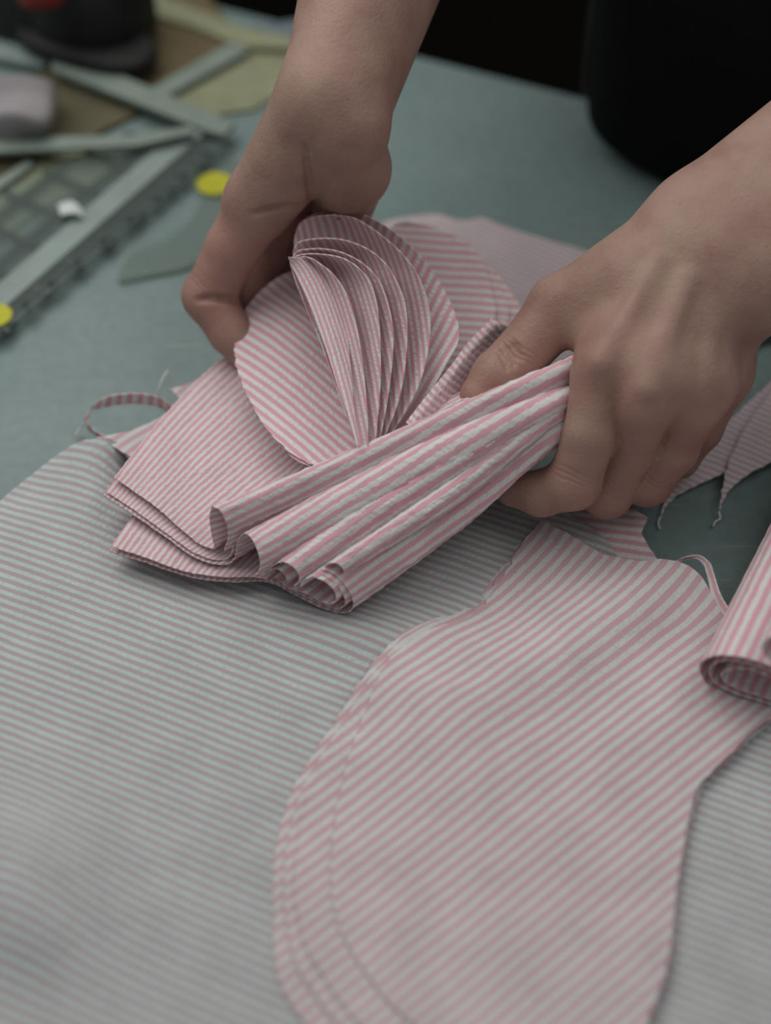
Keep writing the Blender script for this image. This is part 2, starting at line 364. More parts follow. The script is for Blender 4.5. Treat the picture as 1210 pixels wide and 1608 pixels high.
panel_wave = total(bump_at(640, 1100, .0060, .022, .06, 40), bump_at(760, 1000, -.0012, .02, .05, 40), bump_at(905, 1010, .0062, .018, .085, -52), bump_at(985, 1000, .0040, .013, .06, -50), bump_at(780, 1210, .002, .02, .06, -40),
                   bump_at(1010, 1160, .003, .02, .05, -45), bump_at(690, 1020, .0035, .03, .015, -30))
for k in range(4):
    z = .0042 + .0011 * k; lift = 0.0
    ol = []
    for i, p in enumerate(LE[k][::-1]): ol.append((*p, z + (0 if i > 2 else 0)) + (('c',) if i in (0, len(LE[k]) - 1) else ()))
    for p in TE[k]: ol.append((*p, z))
    ol += [(1200, 1040, z), (1290, 1085, z, 'c'), (1250, 1120, z, 'c')]
    for i, p in enumerate(RE[k]): ol.append((*p, z) + (('c',) if i == len(RE[k]) - 1 else ()))
    o = sheet('cut_panel', ol, CLOTH_CUT, ((870, 1000), (970, 927)), dens=1.04, bend=lambda q: -3.6 * ((q - at(870, 1000)[:2]) @ np.array([.70, .714])) * np.clip(q[:, 1] + .075, 0, .1), grid=0.003, dz=lift + .0012, wave=panel_wave, phase=.0013 * k + (0.0011 if k % 2 else 0), edge=.0025,
              interior=[(800, 1300, z), (900, 1000, z), (700, 1450, z), (1000, 1200, z)])
    tag(o, panel_labels[k], 'cloth panel', 'stack of cut panels at lower right')

# --- pointed strips lying on the table at the right
for name_i, (ol, st, lb) in enumerate([
    ([(1035, 819, .002, 'c'), (1045, 783, .003), (1058, 758, .004), (1092, 714, .005), (1140, 666, .006), (1210, 600, .006), (1290, 530, .005, 'c'), (1330, 600, .004, 'c'), (1230, 655, .004), (1170, 705, .004), (1140, 742, .004, 'c'), (1096, 763, .003), (1061, 782, .003), (1046, 797, .0025)],
     ((1100, 715), (1180, 742)), 'pink striped strip with a tapering point, nearer the fingers, right of the hand'),
    ([(1128, 806, .004, 'c'), (1131, 784, .005), (1138, 748, .006), (1166, 682, .008), (1210, 620, .009), (1300, 520, .008, 'c'), (1360, 660, .004, 'c'), (1280, 700, .005), (1210, 730, .006), (1166, 754, .006), (1141, 779, .005)],
     ((1160, 712), (1200, 727)), 'pink striped strip with a frayed point, at the right edge of the photo')]):
    o = sheet('pointed_strip', ol, CLOTH_FINE, st, grid=.004, dz=0.0008 + .001 * name_i); tag(o, lb, 'cloth strip', 'pointed strips right of the hand')

# --- blurred panel lying behind the hands
o = sheet('far_panel', [(600, 352, .005, 'c'), (645, 343, .005), (690, 340, .006), (722, 349, .006), (758, 344, .006, 'c'), (800, 361, .005), (850, 377, .005), (905, 393, .005), (1050, 430, .005), (1260, 452, .006, 'c'),
    (1290, 505, .006, 'c'), (1172, 533, .006), (1000, 580, .005), (800, 600, .005, 'c'), (620, 560, .005, 'c')], CLOTH_FINE, ((800, 400), (860, 425)), grid=.006, dz=.001, edge=.004)
tag(o, 'soft pink cut panel lying flat behind the hands', 'cloth panel')

# --- folded sheaf: each layer lies at the left, then rises into a pleat that runs into the gripping hand
def P(*a): return list(a)
def sheaf(name, A, M, B, lb, lie=0, mat=CLOTH, na=90, nb=60, phase=0.0, cat='folded cloth', group='layers of the folded sheaf'):
    o = loft(name, [A, M, B, [(x + 34, y - 14, z - .005) for x, y, z in B]], mat, na=na, nb=nb, phase=phase, thick=.0005, ripple=.0002, uref=nb // 2, dens=(lie, 1.35, .95) if lie else .95)
    return tag(o, lb, cat, group)
# bottom layer with the outer roll
sheaf('folded_layer', P((172, 866, .016), (224, 882, .015), (309, 908, .013), (363, 914, .012), (420, 914, .011), (470, 938, .010), (510, 957, .009), (538, 963, .010), (553, 955, .015), (551, 935, .023), (538, 915, .029), (524, 902, .032), (505, 893, .033)),
      P((270, 720, .014), (340, 740, .014), (420, 770, .014), (500, 800, .014), (600, 820, .016), (650, 826, .020), (690, 838, .024), (722, 830, .029), (738, 815, .036), (735, 790, .043), (715, 773, .046), (700, 768, .046), (680, 764, .043)),
      P((375, 560, .02), (450, 570, .02), (560, 590, .022), (650, 620, .03), (760, 650, .04), (840, 680, .045), (875, 695, .05), (893, 690, .055), (902, 672, .062), (900, 650, .066), (885, 644, .066), (870, 642, .064), (850, 642, .060)),
      'bottom layer of the folded sheaf, its outer roll facing the viewer', lie=4, phase=.001)
sheaf('folded_layer', P((174, 858, .019), (224, 874, .018), (289, 897, .016), (348, 906, .015), (410, 908, .014), (465, 930, .013), (505, 948, .012), (530, 956, .013), (541, 950, .017), (538, 933, .024), (526, 916, .029), (512, 905, .031), (495, 899, .031)),
      P((275, 715, .017), (345, 735, .017), (425, 765, .017), (505, 795, .017), (600, 815, .019), (650, 820, .023), (685, 830, .027), (712, 824, .031), (725, 810, .037), (722, 792, .042), (706, 779, .044), (692, 775, .043), (675, 770, .040)),
      P((376, 557, .022), (452, 567, .022), (562, 587, .024), (652, 617, .032), (760, 647, .042), (840, 675, .047), (870, 688, .052), (885, 684, .056), (892, 670, .062), (890, 654, .063), (878, 650, .062), (866, 648, .060), (850, 648, .056)),
      'second layer of the folded sheaf from below, rolled inside the outer roll', lie=4, phase=.0025)
# inner roll
sheaf('folded_layer', P((430, 905, .018), (452, 922, .016), (480, 932, .016), (505, 945, .016), (520, 948, .018), (528, 938, .023), (520, 922, .028), (505, 911, .030), (488, 906, .030), (476, 912, .028), (472, 922, .024)),
      P((560, 808, .026), (610, 812, .026), (650, 812, .028), (685, 818, .031), (700, 812, .034), (710, 800, .038), (702, 788, .043), (690, 780, .045), (672, 772, .046), (660, 778, .044), (655, 790, .040)),
      P((760, 660, .044), (800, 664, .046), (835, 672, .05), (860, 676, .053), (872, 672, .057), (878, 662, .061), (872, 652, .064), (862, 648, .065), (850, 645, .064), (842, 650, .062), (838, 660, .058)),
      'small inner roll of the folded sheaf, coiled at its near end', phase=0)
# strip 4, small pleat
sheaf('folded_layer', P((508, 905, .026), (508, 893, .032), (514, 886, .036), (526, 884, .038), (536, 890, .037), (539, 902, .033), (528, 908, .030)),
      P((680, 790, .040), (682, 775, .047), (690, 766, .051), (702, 762, .053), (714, 768, .053), (722, 782, .049), (716, 795, .045)),
      P((850, 660, .060), (852, 648, .065), (860, 640, .069), (870, 636, .071), (882, 640, .071), (890, 652, .068), (885, 662, .064)),
      'narrow pleat of the folded sheaf just above its outer roll', na=50, phase=.002)
# strip 3 with its small double arch
sheaf('folded_layer', P((408, 905, .016), (412, 899, .021), (424, 891, .027), (436, 884, .031), (450, 884, .034), (463, 893, .033), (470, 909, .028), (462, 920, .022)),
      P((560, 800, .030), (562, 790, .036), (574, 780, .042), (588, 772, .047), (604, 772, .050), (620, 780, .050), (634, 798, .045), (640, 812, .039)),
      P((838, 652, .055), (840, 642, .060), (850, 634, .065), (862, 628, .069), (874, 626, .072), (886, 632, .072), (893, 646, .068), (890, 656, .064)),
      'third pleat of the folded sheaf with a small open arch at its end', na=60, phase=.0012)
sheaf('folded_layer', P((412, 905, .018), (414, 899, .022), (424, 894, .025), (436, 894, .027), (446, 902, .025), (451, 914, .020)),
      P((575, 802, .034), (578, 794, .038), (590, 788, .041), (604, 788, .043), (616, 796, .042), (622, 808, .037)),
      P((840, 655, .058), (845, 647, .061), (853, 642, .064), (864, 640, .066), (874, 644, .065), (880, 652, .062)),
      'slim tucked layer inside the third pleat of the sheaf', na=40, phase=.003)
# layer 2: lies under the top layer, rises to the second pleat
sheaf('folded_layer', P((163, 778, .024), (200, 802, .023), (262, 845, .021), (309, 877, .019), (336, 886, .018), (356, 886, .018), (368, 876, .022), (371, 857, .029), (376, 843, .035), (384, 838, .038), (397, 849, .039), (405, 868, .036), (408, 891, .029), (400, 905, .022)),
      P((255, 660, .024), (310, 680, .024), (390, 720, .024), (450, 750, .024), (500, 770, .026), (530, 776, .030), (546, 770, .036), (552, 756, .043), (560, 744, .049), (572, 740, .053), (590, 748, .055), (603, 762, .053), (612, 786, .047), (606, 800, .040)),
      P((368, 556, .024), (440, 560, .024), (530, 585, .026), (620, 620, .034), (700, 640, .044), (770, 640, .052), (820, 634, .060), (846, 622, .066), (858, 612, .071), (870, 608, .074), (884, 610, .076), (893, 620, .075), (897, 636, .071), (892, 646, .067)),
      'second layer of the folded sheaf, its pleat below the topmost one', lie=6, na=110, phase=.0008)
sheaf('folded_layer', P((166, 772, .0255), (203, 796, .0245), (262, 838, .0225), (309, 870, .0205), (334, 879, .0195), (352, 879, .0195), (362, 870, .023), (365, 856, .028), (369, 848, .031)),
      P((257, 657, .0255), (312, 677, .0255), (391, 716, .0255), (450, 746, .0255), (500, 766, .0275), (526, 770, .031), (540, 764, .036), (546, 752, .041), (552, 745, .044)),
      P((369, 554, .0255), (441, 558, .0255), (531, 583, .0275), (620, 616, .0355), (700, 636, .0455), (768, 634, .0535), (815, 626, .061), (838, 616, .065), (848, 610, .068)),
      'thin layer of the folded sheaf tucked right under the topmost layer', lie=6, na=80, phase=.0021)
# layer 1: topmost
sheaf('folded_layer', P((179, 750, .029), (212, 773, .028), (249, 800, .027), (289, 835, .025), (320, 858, .023), (334, 861, .024), (332, 840, .032), (329, 810, .041), (333, 796, .046), (345, 801, .047), (354, 818, .043), (358, 842, .034), (352, 864, .025)),
      P((262, 648, .029), (305, 660, .029), (350, 680, .029), (420, 715, .029), (480, 735, .031), (520, 738, .036), (540, 722, .046), (556, 705, .055), (572, 700, .059), (588, 705, .060), (598, 718, .057), (604, 740, .050), (596, 758, .042)),
      P((366, 553, .028), (438, 556, .028), (520, 575, .030), (600, 600, .038), (680, 615, .048), (760, 610, .058), (820, 595, .068), (858, 578, .077), (875, 570, .081), (888, 571, .082), (896, 580, .080), (899, 600, .074), (894, 614, .069)),
      'topmost layer of the folded sheaf with the high pleat running into the hand', lie=5, na=110, nb=70, phase=.0005)

# --- round cut piece leaning at the left of the fan
for k, (dx, dy, lb) in enumerate([(7, 6, 'round pink striped piece just beneath the left disc of the fan'), (0, 0, 'round pink striped disc at the left of the fan, wide diagonal stripes')]):
    o = sheet('round_piece', [(368 + dx, 551 + dy, .046), (370 + dx, 525 + dy, .047), (387 + dx, 486 + dy, .049), (417 + dx, 452 + dy, .052), (452 + dx, 430 + dy, .054), (490, 425, .052), (540, 450, .046), (600, 520, .042), (640, 610, .044), (630, 680, .046), (560, 730, .044), (500, 735, .044),
        (465 + dx, 718 + dy, .045), (426 + dx, 684 + dy, .046), (396 + dx, 637 + dy, .046), (374 + dx, 585 + dy, .046)], CLOTH, ((372, 533), (541, 660)), dens=1.22,
        interior=[(470, 600, .049), (440, 520, .052), (530, 660, .046)], grid=.0035, dz=.0015 * k - .001, phase=.002 * k)
    tag(o, lb, 'cloth piece', 'round pieces of the fan')

# --- fan of curved leaves
def leaf(L, R, z0, z1, lift, sag, lb, ref=0.4, rot=0.0, phase=0.0, nr=46, nc=34, mat=CLOTH, zl=0.0, name='fan_leaf', dens=1.25):
    """L and R: left and right outline from the base up to a shared apex (px); rows run level between them"""
    L = np.array(L, float); R = np.array(R, float)
    Ls, Rs = spline(L, 200), spline(R, 200)
    yb = min(L[0, 1], R[0, 1]); yt = L[-1, 1]
    t = np.linspace(0, 1, nr); ys = L[0, 1] + (yt - L[0, 1]) * (1 - (1 - t)**1.6)
    yr = R[0, 1] + (yt - R[0, 1]) * (1 - (1 - t)**1.6)
    def xat(S, y):
        o_ = np.argsort(S[:, 1], kind='stable'); return np.interp(y, S[o_, 1], S[o_, 0])
    xl, xr = xat(Ls, ys), xat(Rs, yr); xl[-1] = L[-1, 0]; xr[-1] = R[-1, 0]
    V = np.zeros((nr, nc, 3)); px = np.zeros((nr, nc))
    for j in range(nr):
        s = np.linspace(0, 1, nc); x = xl[j] + (xr[j] - xl[j]) * s; y = ys[j] + (yr[j] - ys[j]) * s
        w = (xr[j] - xl[j]) / 150.0
        z = z0 + (z1 - z0) * t[j] + (lift * s + zl * (1 - s)) * min(1, w) - sag * np.sin(math.pi * s)**1.0 * w
        px[j] = x
        for i in range(nc): V[j, i] = at(x[i], y[i], z[i])
    xref = np.interp(t, [0, 1], [L[0, 0] * (1 - ref) + R[0, 0] * ref, L[-1, 0]]) if ref is not None else xl
    UV = np.zeros((nr, nc, 2)); mid = np.array([V[j, nc // 2] for j in range(nr)])
    vv = np.concatenate([[0], np.cumsum(np.linalg.norm(np.diff(mid, axis=0), axis=1))])
    for j in range(nr):
        s = np.concatenate([[0], np.cumsum(np.linalg.norm(np.diff(V[j], axis=0), axis=1))])
        sx = px[j]
        if sx[-1] - sx[0] > 2:
            k = (s[-1] - s[0]) / (sx[-1] - sx[0]); xr_ = xref[j]
            sr = np.interp(xr_, sx, s) if sx[0] <= xr_ <= sx[-1] else (s[0] + (xr_ - sx[0]) * k if xr_ < sx[0] else s[-1] + (xr_ - sx[-1]) * k)
        else: sr = 0
        UV[j, :, 0] = (s - sr) * dens; UV[j, :, 1] = vv[j]
    c, s_ = math.cos(rot), math.sin(rot)
    UV = np.stack([UV[..., 0] * c + UV[..., 1] * s_ + phase, -UV[..., 0] * s_ + UV[..., 1] * c], -1)
    F = [(j * nc + i, j * nc + i + 1, (j + 1) * nc + i + 1, (j + 1) * nc + i) for j in range(nr - 1) for i in range(nc - 1)]
    o = obj(name, V.reshape(-1, 3), F, mat, uv=UV.reshape(-1, 2)); solidify(o, .0005)
    return tag(o, lb, 'cloth leaf', 'curved leaves of the fan')
# back discs with level stripes
for k, (R_, lb) in enumerate([
    ([(640, 640), (720, 600), (780, 540), (808, 508), (818, 489), (803, 461), (770, 420), (730, 385), (690, 366), (640, 351)], 'farthest round leaf behind the fan, only its rim showing by the thumb'),
    ([(640, 640), (700, 600), (760, 545), (797, 505), (798, 484), (788, 459), (769, 424), (738, 386), (690, 360), (637, 349)], 'middle round leaf behind the fan, its rim beside the farthest one'),
    ([(640, 640), (690, 600), (740, 550), (774, 510), (778, 490), (771, 456), (763, 424), (740, 388), (704, 366), (674, 355), (637, 348)], 'broad round leaf behind the fan with level stripes')]):
    yt = R_[-1][1]
    o = leaf([(600, 640), (590, 560), (585, 480), (592, 400), (606, 365), (R_[-1][0] - 12, yt + 2), R_[-1]], R_, .030 + .003 * k, .050 + .003 * k, 0.0, 0.0, lb, ref=None, rot=math.radians(86), phase=.0014 * k)
FXR = [(622, 694), (645, 665), (680, 610), (704, 565), (719, 538), (721, 520), (714, 492), (700, 460), (670, 415), (640, 382), (605, 355), (575, 339), (540, 331)]
FXL = [(570, 702), (545, 640), (510, 540), (480, 460), (464, 400), (463, 368), (470, 350), (490, 338), (515, 332), (540, 331)]
leaf(FXL, FXR, .047, .096, .004, .004, 'outermost curved leaf of the fan, its diagonal striped rim arching over', rot=math.radians(-38), phase=.001)
leaf([(566, 702), (543, 640), (508, 540), (478, 462), (463, 402), (463, 370), (471, 352), (492, 341), (525, 337)],
     [(606, 692), (634, 650), (651, 620), (663, 588), (670, 560), (675, 520), (673, 482), (663, 449), (651, 424), (636, 404), (614, 382), (580, 356), (555, 342), (525, 337)],
     .050, .0985, .007, .009, 'second curved leaf of the fan, just inside the outermost rim', ref=.45, phase=.0005)
leaf([(565, 702), (542, 640), (507, 540), (478, 464), (463, 415), (461, 392), (468, 381), (485, 376), (508, 374)],
     [(600, 692), (622, 640), (632, 600), (637, 560), (639, 520), (638, 494), (634, 470), (623, 444), (609, 419), (589, 399), (557, 382), (530, 375), (508, 374)],
     .053, .0965, .008, .010, 'third curved leaf of the fan, counted from the outer rim', ref=.45, phase=.002)
leaf([(564, 702), (541, 640), (506, 540), (477, 466), (462, 420), (460, 402), (468, 394), (484, 391), (500, 390)],
     [(595, 694), (606, 640), (612, 600), (616, 560), (617, 530), (614, 500), (606, 468), (594, 440), (575, 418), (550, 402), (525, 393), (500, 390)],
     .055, .0962, .009, .010, 'fourth curved leaf of the fan, in the middle of the pleats', ref=.45, phase=.0035)
leaf([(563, 702), (540, 640), (505, 540), (476, 468), (460, 424), (458, 408), (465, 402), (478, 399), (490, 398)],
     [(589, 696), (594, 640), (597, 600), (597, 560), (595, 510), (589, 468), (579, 440), (564, 422), (540, 406), (515, 400), (490, 398)],
     .057, .0962, .010, .011, 'fifth curved leaf of the fan, second-to-last before the narrow front leaf', ref=.45, phase=.001)
leaf([(562, 702), (539, 640), (504, 540), (475, 470), (459, 426), (456, 412), (462, 407), (470, 404), (480, 403)],
     [(578, 700), (576, 650), (572, 600), (566, 550), (556, 500), (546, 468), (534, 445), (518, 426), (502, 414), (490, 406), (480, 403)],
     .059, .0964, .010, .012, 'sixth curved leaf of the fan, deep in the fold behind the front leaf', ref=.45, phase=.0028)
leaf([(560, 698), (545, 650), (528, 600), (514, 555), (496, 505), (478, 460), (464, 430), (454, 410), (452, 404)],
     [(566, 702), (556, 650), (552, 600), (548, 555), (543, 505), (538, 475), (528, 448), (512, 428), (490, 412), (470, 405), (452, 404)],
     .063, .0985, -.014, -.004, 'narrow front leaf of the fan seen nearly edge-on, finest stripes', ref=.3, phase=.0012, zl=.004, dens=2.1)

# --- stacked edges of the leaves beside the thumb
edge_names = ['uppermost', 'second', 'third', 'fourth', 'fifth', 'lowest']
for k in range(6):
    f = k / 5.0
    A = [(776 + 33 * f, 506 + 2 * f), (742 + 50 * f, 538 - 4 * f + 2), (712 + 44 * f, 580 + 2 * f), (678 + 48 * f, 622 + 6 * f), (642 + 66 * f, 668 - 14 * f)]
    w = 15
    up = [(x - 5, y - 5, .062 - .0028 * k) for x, y in A]; lo = [(x + w * .55, y + w * .55, .0585 - .0028 * k) for x, y in A]
    mid = [((a[0] + b[0]) / 2 + 1, (a[1] + b[1]) / 2 + 1, (a[2] + b[2]) / 2 + .001) for a, b in zip(up, lo)]
    secs = [[u_, m_, l_] for u_, m_, l_ in zip(up, mid, lo)]
    o = loft('stacked_edge', secs, CLOTH, na=10, nb=70, across=True, phase=0, ripple=.0002)
    uvl = o.data.uv_layers[0].data
    for d in uvl: d.uv = (d.uv[0] * 1.3 + .0025 * (k % 2) + .0003 * k, d.uv[1])
    tag(o, '%s of the stacked pink cut edges pinched beside the thumb' % edge_names[k], 'cloth edge', 'stacked cut edges beside the thumb')

# --- rolled cloth at the right edge
def roll(A, shift, lb, sc=.86, phase=0.0, na=80, mat=CLOTH):
    S = []
    c = np.mean([a[:2] for a in A], 0)
    for t in (0, .5, 1):
        k = 1 + (sc - 1) * t
        S.append([(c[0] + (a[0] - c[0]) * k + shift[0] * t, c[1] + (a[1] - c[1]) * k + shift[1] * t, a[2]) for a in A])
    o = loft('rolled_cloth', S, mat, na=na, nb=50, phase=phase, ripple=.0001)
    return tag(o, lb, 'rolled cloth', 'rolls at the right edge')
roll([(1275, 1128, .008), (1230, 1118, .008), (1185, 1106, .0085), (1142, 1093, .0095), (1110, 1075, .012), (1098, 1052, .020), (1106, 1036, .031), (1130, 1029, .038), (1165, 1032, .041), (1205, 1044, .041), (1265, 1070, .038)],
     (200, -420), 'outer turn of the rolled pink striped cloth at the right edge', phase=.001)
roll([(1275, 1120, .011), (1225, 1111, .011), (1185, 1099, .0115), (1146, 1086, .013), (1122, 1072, .016), (1113, 1055, .022), (1120, 1043, .029), (1140, 1037, .034), (1168, 1040, .0365), (1205, 1052, .0365), (1265, 1078, .034)],
     (200, -420), 'second turn of the rolled cloth, just inside its outer turn', phase=.0032)
roll([(1275, 1112, .014), (1225, 1103, .014), (1190, 1092, .0145), (1160, 1082, .016), (1138, 1071, .019), (1132, 1061, .023), (1140, 1053, .028), (1158, 1049, .031), (1180, 1052, .0325), (1210, 1063, .032), (1260, 1085, .029)],
     (200, -420), 'innermost turn of the rolled cloth around its dark hollow', phase=.0018)
roll([(1290, 1010, .048), (1240, 1030, .045), (1210, 1036, .044), (1198, 1024, .048), (1200, 1008, .055), (1220, 996, .060), (1260, 996, .060)],
     (150, -330), 'second rolled piece cut off by the right edge of the photo', na=50, phase=.002)

# --- trimmed-off ribbons and loose threads
def ribbon(name, C, wv, lb, across, mat=CLOTH, cat='ribbon', phase=0.0, dens=1.0):
    secs = [[(x - a, y - b, z + c), (x, y, z), (x + a, y + b, z - c)] for (x, y, z), (a, b, c) in zip(C, wv)]
    o = loft(name, secs, mat, na=7, nb=80, across=across, phase=phase, ripple=.00008, dens=dens, uref=40); return tag(o, lb, cat)
ribbon('cloth_ribbon', [(272, 648, .012), (255, 634, .016), (230, 627, .020), (200, 626, .021), (168, 631, .020), (146, 640, .017), (136, 654, .012), (139, 670, .008), (153, 682, .006), (172, 690, .006)],
       [(0, 8, .003)] * 4 + [(-1, 8, .003), (-3, 6, .002), (-3, 3, .002), (-2, 2.5, .002), (-1, 2.5, .002), (0, 2.5, .002)], 'looped pink striped trimming at the left of the sheaf', True)
ribbon('trimming_strip', [(1044, 900, .008), (1060, 884, .010), (1080, 876, .014), (1096, 875, .016), (1108, 884, .016), (1116, 905, .014), (1123, 930, .012), (1132, 950, .010), (1146, 968, .010)],
       [(.5, 1.2, 0), (1, 1.5, 0), (.5, 2.5, .001), (-1, 3.5, .001), (-4, 3, .001), (-5.5, 1.5, .001), (-6.5, 1.5, .001), (-7, 3, .001), (-7, 4, .001)], 'thin curled pink and white trimming above the panel stack', False, phase=0, dens=1.5)
# corner of an under layer beside the ribbon
o = sheet('cloth_corner', [(150, 690, .016, 'c'), (200, 680, .014), (240, 664, .012), (268, 645, .012), (282, 628, .014), (266, 614, .014, 'c'), (300, 604, .016), (348, 573, .018, 'c'), (372, 600, .016, 'c'), (240, 730, .014, 'c'), (200, 716, .014), (172, 700, .015)],
    CLOTH_CUT, ((200, 700), (262, 655)), grid=.004, dz=.001)
tag(o, 'pale pink cloth corner sticking out left from under the sheaf', 'cloth corner')
THREAD = plain('cotton_thread', (0.66, 0.66, 0.63), 0.9)
for C, lb in [([(248, 622, .012), (251, 606, .016), (257, 592, .018), (264, 582, .017)], 'short pale thread rising beside the looped trimming'),
              ([(136, 660, .008), (126, 672, .004), (118, 684, .003)], 'short pale thread left of the looped trimming'),
              ([(1128, 803, .004), (1130, 814, .002), (1123, 819, .002), (1119, 826, .002)], 'frayed thread hanging off the strip point at right'),
              ([(1036, 812, .003), (1033, 822, .002), (1036, 830, .002)], 'frayed thread at the tip of the strip nearer the fingers')]:
    tag(tube('loose_thread', ats(C), .00045, THREAD, n=24, k=6), lb, 'thread', 'loose threads')
# ================================================================== the person: bare forearms and hands, black clothes
def seg_d(Q, a, b, ra, rb):
    ab = b - a; L2 = ab @ ab + 1e-12
    t = np.clip(((Q - a) @ ab) / L2, 0, 1)
    return np.linalg.norm(Q - (a + t[:, None] * ab), axis=1) - (ra + (rb - ra) * t)
def smin(a, b, k):
    h = np.clip(0.5 + 0.5 * (b - a) / k, 0, 1); return b + (a - b) * h - k * h * (1 - h)
class Field:
    """signed distance on a grid; primitives only touch their own neighbourhood"""
    def __init__(s, lo, hi, h):
        s.h = h; s.lo = np.array(lo); s.n = np.ceil((np.array(hi) - s.lo) / h).astype(int) + 1
        s.ax = [s.lo[i] + h * np.arange(s.n[i]) for i in range(3)]
    def blank(s): return np.full(s.n, 0.04, np.float32)
    def seg(s, D, a, b, ra, rb, k, pad=0.018, cut=False):
        a, b = np.asarray(a, float), np.asarray(b, float); r = max(ra, rb) + pad
        lo = np.minimum(a, b) - r; hi = np.maximum(a, b) + r
        i0 = np.clip(((lo - s.lo) / s.h).astype(int), 0, s.n - 1); i1 = np.clip(((hi - s.lo) / s.h).astype(int) + 2, 1, s.n)
        if np.any(i1 <= i0): return
        sl = tuple(slice(i0[j], i1[j]) for j in range(3))
        X, Y, Z = np.meshgrid(s.ax[0][sl[0]], s.ax[1][sl[1]], s.ax[2][sl[2]], indexing='ij')
        Q = np.stack([X.ravel(), Y.ravel(), Z.ravel()], 1); d = seg_d(Q, a, b, ra, rb).astype(np.float32).reshape(X.shape)
        if cut: D[sl] = -smin(-D[sl], d, k)
        else: D[sl] = smin(D[sl], d, k)
    def chain(s, D, pts, k):
        for (a, ra), (b, rb) in zip(pts[:-1], pts[1:]): s.seg(D, a, b, ra, rb, k)
def surface_nets(D, lo, h):
    n = np.array(D.shape); ins = D < 0
    c = ins[:-1, :-1, :-1].astype(np.int8)
    cnt = np.zeros(n - 1, np.int8)
    for i in (0, 1):
        for j in (0, 1):
            for k in (0, 1): cnt += ins[i:n[0] - 1 + i, j:n[1] - 1 + j, k:n[2] - 1 + k]
    act = (cnt > 0) & (cnt < 8); idx = np.argwhere(act); vid = -np.ones(n - 1, np.int32); vid[act] = np.arange(len(idx))
    P_ = np.zeros((len(idx), 3)); W = np.zeros(len(idx))
    corners = [(i, j, k) for i in (0, 1) for j in (0, 1) for k in (0, 1)]
    val = {c_: D[idx[:, 0] + c_[0], idx[:, 1] + c_[1], idx[:, 2] + c_[2]] for c_ in corners}
    for a in corners:
        for ax in range(3):
            if a[ax]: continue
            b = list(a); b[ax] = 1; b = tuple(b); va, vb = val[a], val[b]; m = (va < 0) != (vb < 0)
            t = np.where(m, va / (va - vb + 1e-20), 0); p = np.array(a, float)[None].repeat(len(idx), 0); p[:, ax] += t
            P_[m] += p[m]; W[m] += 1
    V = lo + (idx + P_ / W[:, None]) * h
    F = []
    for ax in range(3):
        o1, o2 = [(1, 2), (2, 0), (0, 1)][ax]
        sl0 = [slice(None)] * 3; sl1 = [slice(None)] * 3; sl0[ax] = slice(0, -1); sl1[ax] = slice(1, None)
        a, b = ins[tuple(sl0)], ins[tuple(sl1)]; e = np.argwhere(a != b)
        e = e[(e[:, o1] > 0) & (e[:, o2] > 0) & (e[:, o1] < n[o1] - 1) & (e[:, o2] < n[o2] - 1)]
        s = a[e[:, 0], e[:, 1], e[:, 2]]
        q = []
        for d1, d2 in ((-1, -1), (0, -1), (0, 0), (-1, 0)):
            g = e.copy(); g[:, o1] += d1; g[:, o2] += d2; q.append(vid[g[:, 0], g[:, 1], g[:, 2]])
        q = np.stack(q, 1); q[~s] = q[~s][:, ::-1]; F.append(q)
    return V, np.vstack(F)
def arr(*p): return at(*p)

